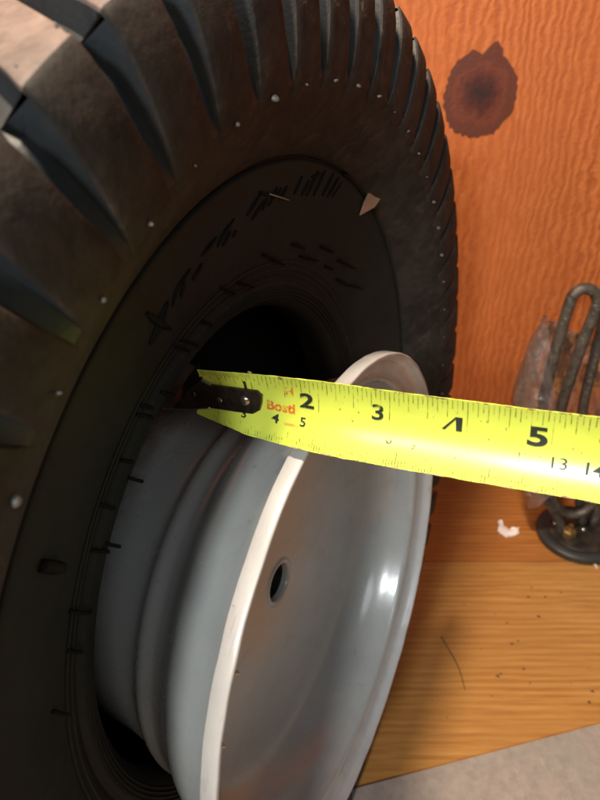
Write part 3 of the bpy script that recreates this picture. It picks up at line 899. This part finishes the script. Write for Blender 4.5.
# ------------------------------------------------------------------ grey sheet and litter
A, B = floor_pt(355, 790), floor_pt(600, 725)
dv = (B - A).normalized()
A2, B2 = A - dv * .012, A + dv * .75
pr_ = Vector((dv.y, -dv.x, 0))
SV = []
for z in (.0004, .0022):
    for p in (A2, B2, B2 + pr_ * .5, A2 + pr_ * .5): SV.append((p.x, p.y, z))
sheet = link_mesh('grey_sheet', SV, [(0, 1, 2, 3), (4, 5, 6, 7), (0, 1, 5, 4), (1, 2, 6, 5), (2, 3, 7, 6), (3, 0, 4, 7)], M['sheet'])
tag(sheet, 'scuffed pinkish grey flat sheet lying on the boards in the lower right corner', 'sheet')

pc = floor_pt(508, 531)
pts = [(497, 525), (499, 523), (501.5, 523.5), (503, 527), (506, 528), (509, 530.5), (512, 529.5), (516, 530.5), (519, 530), (517.5, 532), (519, 534), (515, 536), (512, 538), (509, 536.8), (506, 538), (502, 536), (500, 534), (497.5, 531), (498.5, 528)]
V = []
for k_, z0_ in ((0, .0004), (1, .0012)):
    for i, (px, py) in enumerate(pts):
        q = floor_pt(px, py) - pc
        V.append((q.x, q.y, z0_ + (.004 if i in (0, 1, 2, 18) else .0028 if i in (6, 7, 8, 9) else .0012 if i % 3 == 0 else 0.0)))
npt = len(pts)
F = [tuple(range(npt)), tuple(range(npt, 2 * npt))] + [(i, (i + 1) % npt, npt + (i + 1) % npt, npt + i) for i in range(npt)]
pap = link_mesh('paper_scrap', V, F, M['paper']); pap.location = pc
tag(pap, 'small torn white paper scrap on the boards left of the flange', 'paper scrap')

# pale wood flake and twig caught on the sidewall
def on_tyre(px, py, lift): 
    q = tyre_pt(px, py, lift)
    return tc + tu * q.x + tv * q.y + tn * q.z
pts = [((385.5, 183), .004), ((377, 190), .0045), ((367, 190), .0015), ((362, 202), .001), ((358.5, 215), .0005), ((368, 207), .003)]
ctr = on_tyre(370, 198, .001)
V = [on_tyre(*p, l_) - ctr for p, l_ in pts] + [on_tyre(*p, l_ + .0008) - ctr for p, l_ in pts]
F = [tuple(range(6)), tuple(range(6, 12))] + [(i, (i + 1) % 6, 6 + (i + 1) % 6, 6 + i) for i in range(6)]
chip = link_mesh('wood_flake', V, F, M['chip']); chip.location = ctr
tag(chip, 'pale pointed wood flake stuck on the upper tyre sidewall', 'wood flake')
c2 = on_tyre(278, 197, .001)
v, f = tube(smooth_poly([on_tyre(268, 194, .0008) - c2, on_tyre(277, 197, .0014) - c2, on_tyre(287, 200, .0008) - c2], 4), .00035, 6)
tw = link_mesh('straw_bit', v, f, M['straw'], smooth=0); tw.location = c2
tag(tw, 'thin pale straw bit lying across the raised letters of the tyre', 'straw')
for px, py, s_ in ((573, 557, 1.0), (592, 566, 1.2)):
    c3 = floor_pt(px, py)
    pts_ = [Vector((-.1, .16, .30)), Vector((0, .02, .12)), Vector((.03, -.06, .05)), Vector((.16, -.12, .04))] if px == 573 else [Vector((-.12, .06, .03)), Vector((0, .05, .05)), Vector((.1, -.02, .06)), Vector((.1, -.15, .03))]
    v, f = tube(smooth_poly([p * IN * s_ for p in pts_], 4), lambda q: .035 * IN * (.6 + .5 * math.sin(math.pi * q)), 6)
    o = link_mesh('shaving', v, f, M['straw'] if px == 573 else M['paper'], smooth=0); o.location = c3
    tag(o, 'tan fibrous shaving touching the front of the black flange' if px == 573 else 'small curled white shaving in front of the black flange', 'shaving')
CV = []
rj = random.Random(11)
for i in range(30):
    px, py = rj.uniform(430, 600), rj.uniform(500, 720)
    c3 = floor_pt(px, py); s_ = rj.choice((.02, .03, .03, .05, .07)) * IN
    k = 6
    v = [(c3.x + s_ * rj.uniform(.6, 1.6) * math.cos(2 * math.pi * q / k), c3.y + s_ * rj.uniform(.5, 1) * math.sin(2 * math.pi * q / k), .0001) for q in range(k)] + [(c3.x, c3.y, s_ * .5)]
    CV.append((v, [(q, (q + 1) % k, k) for q in range(k)]))
cr = link_mesh('crumbs', *merge(*CV), M['crumb'], kind='stuff')
tag(cr, 'dark crumbs and specks of dirt scattered on the boards', 'crumbs')
sp0, sp1 = floor_pt(441, 637), floor_pt(465, 690)
v, f = tube(smooth_poly([Vector((0, 0, .0006)), (sp1 - sp0) * .55 + Vector((.003, 0, .0008)), (sp1 - sp0) + Vector((0, 0, .0006))], 5), .0004, 5)
o = link_mesh('splinter', v, f, M['crumb'], smooth=0); o.location = sp0
tag(o, 'thin dark splinter lying on the golden board beside the rim', 'splinter')
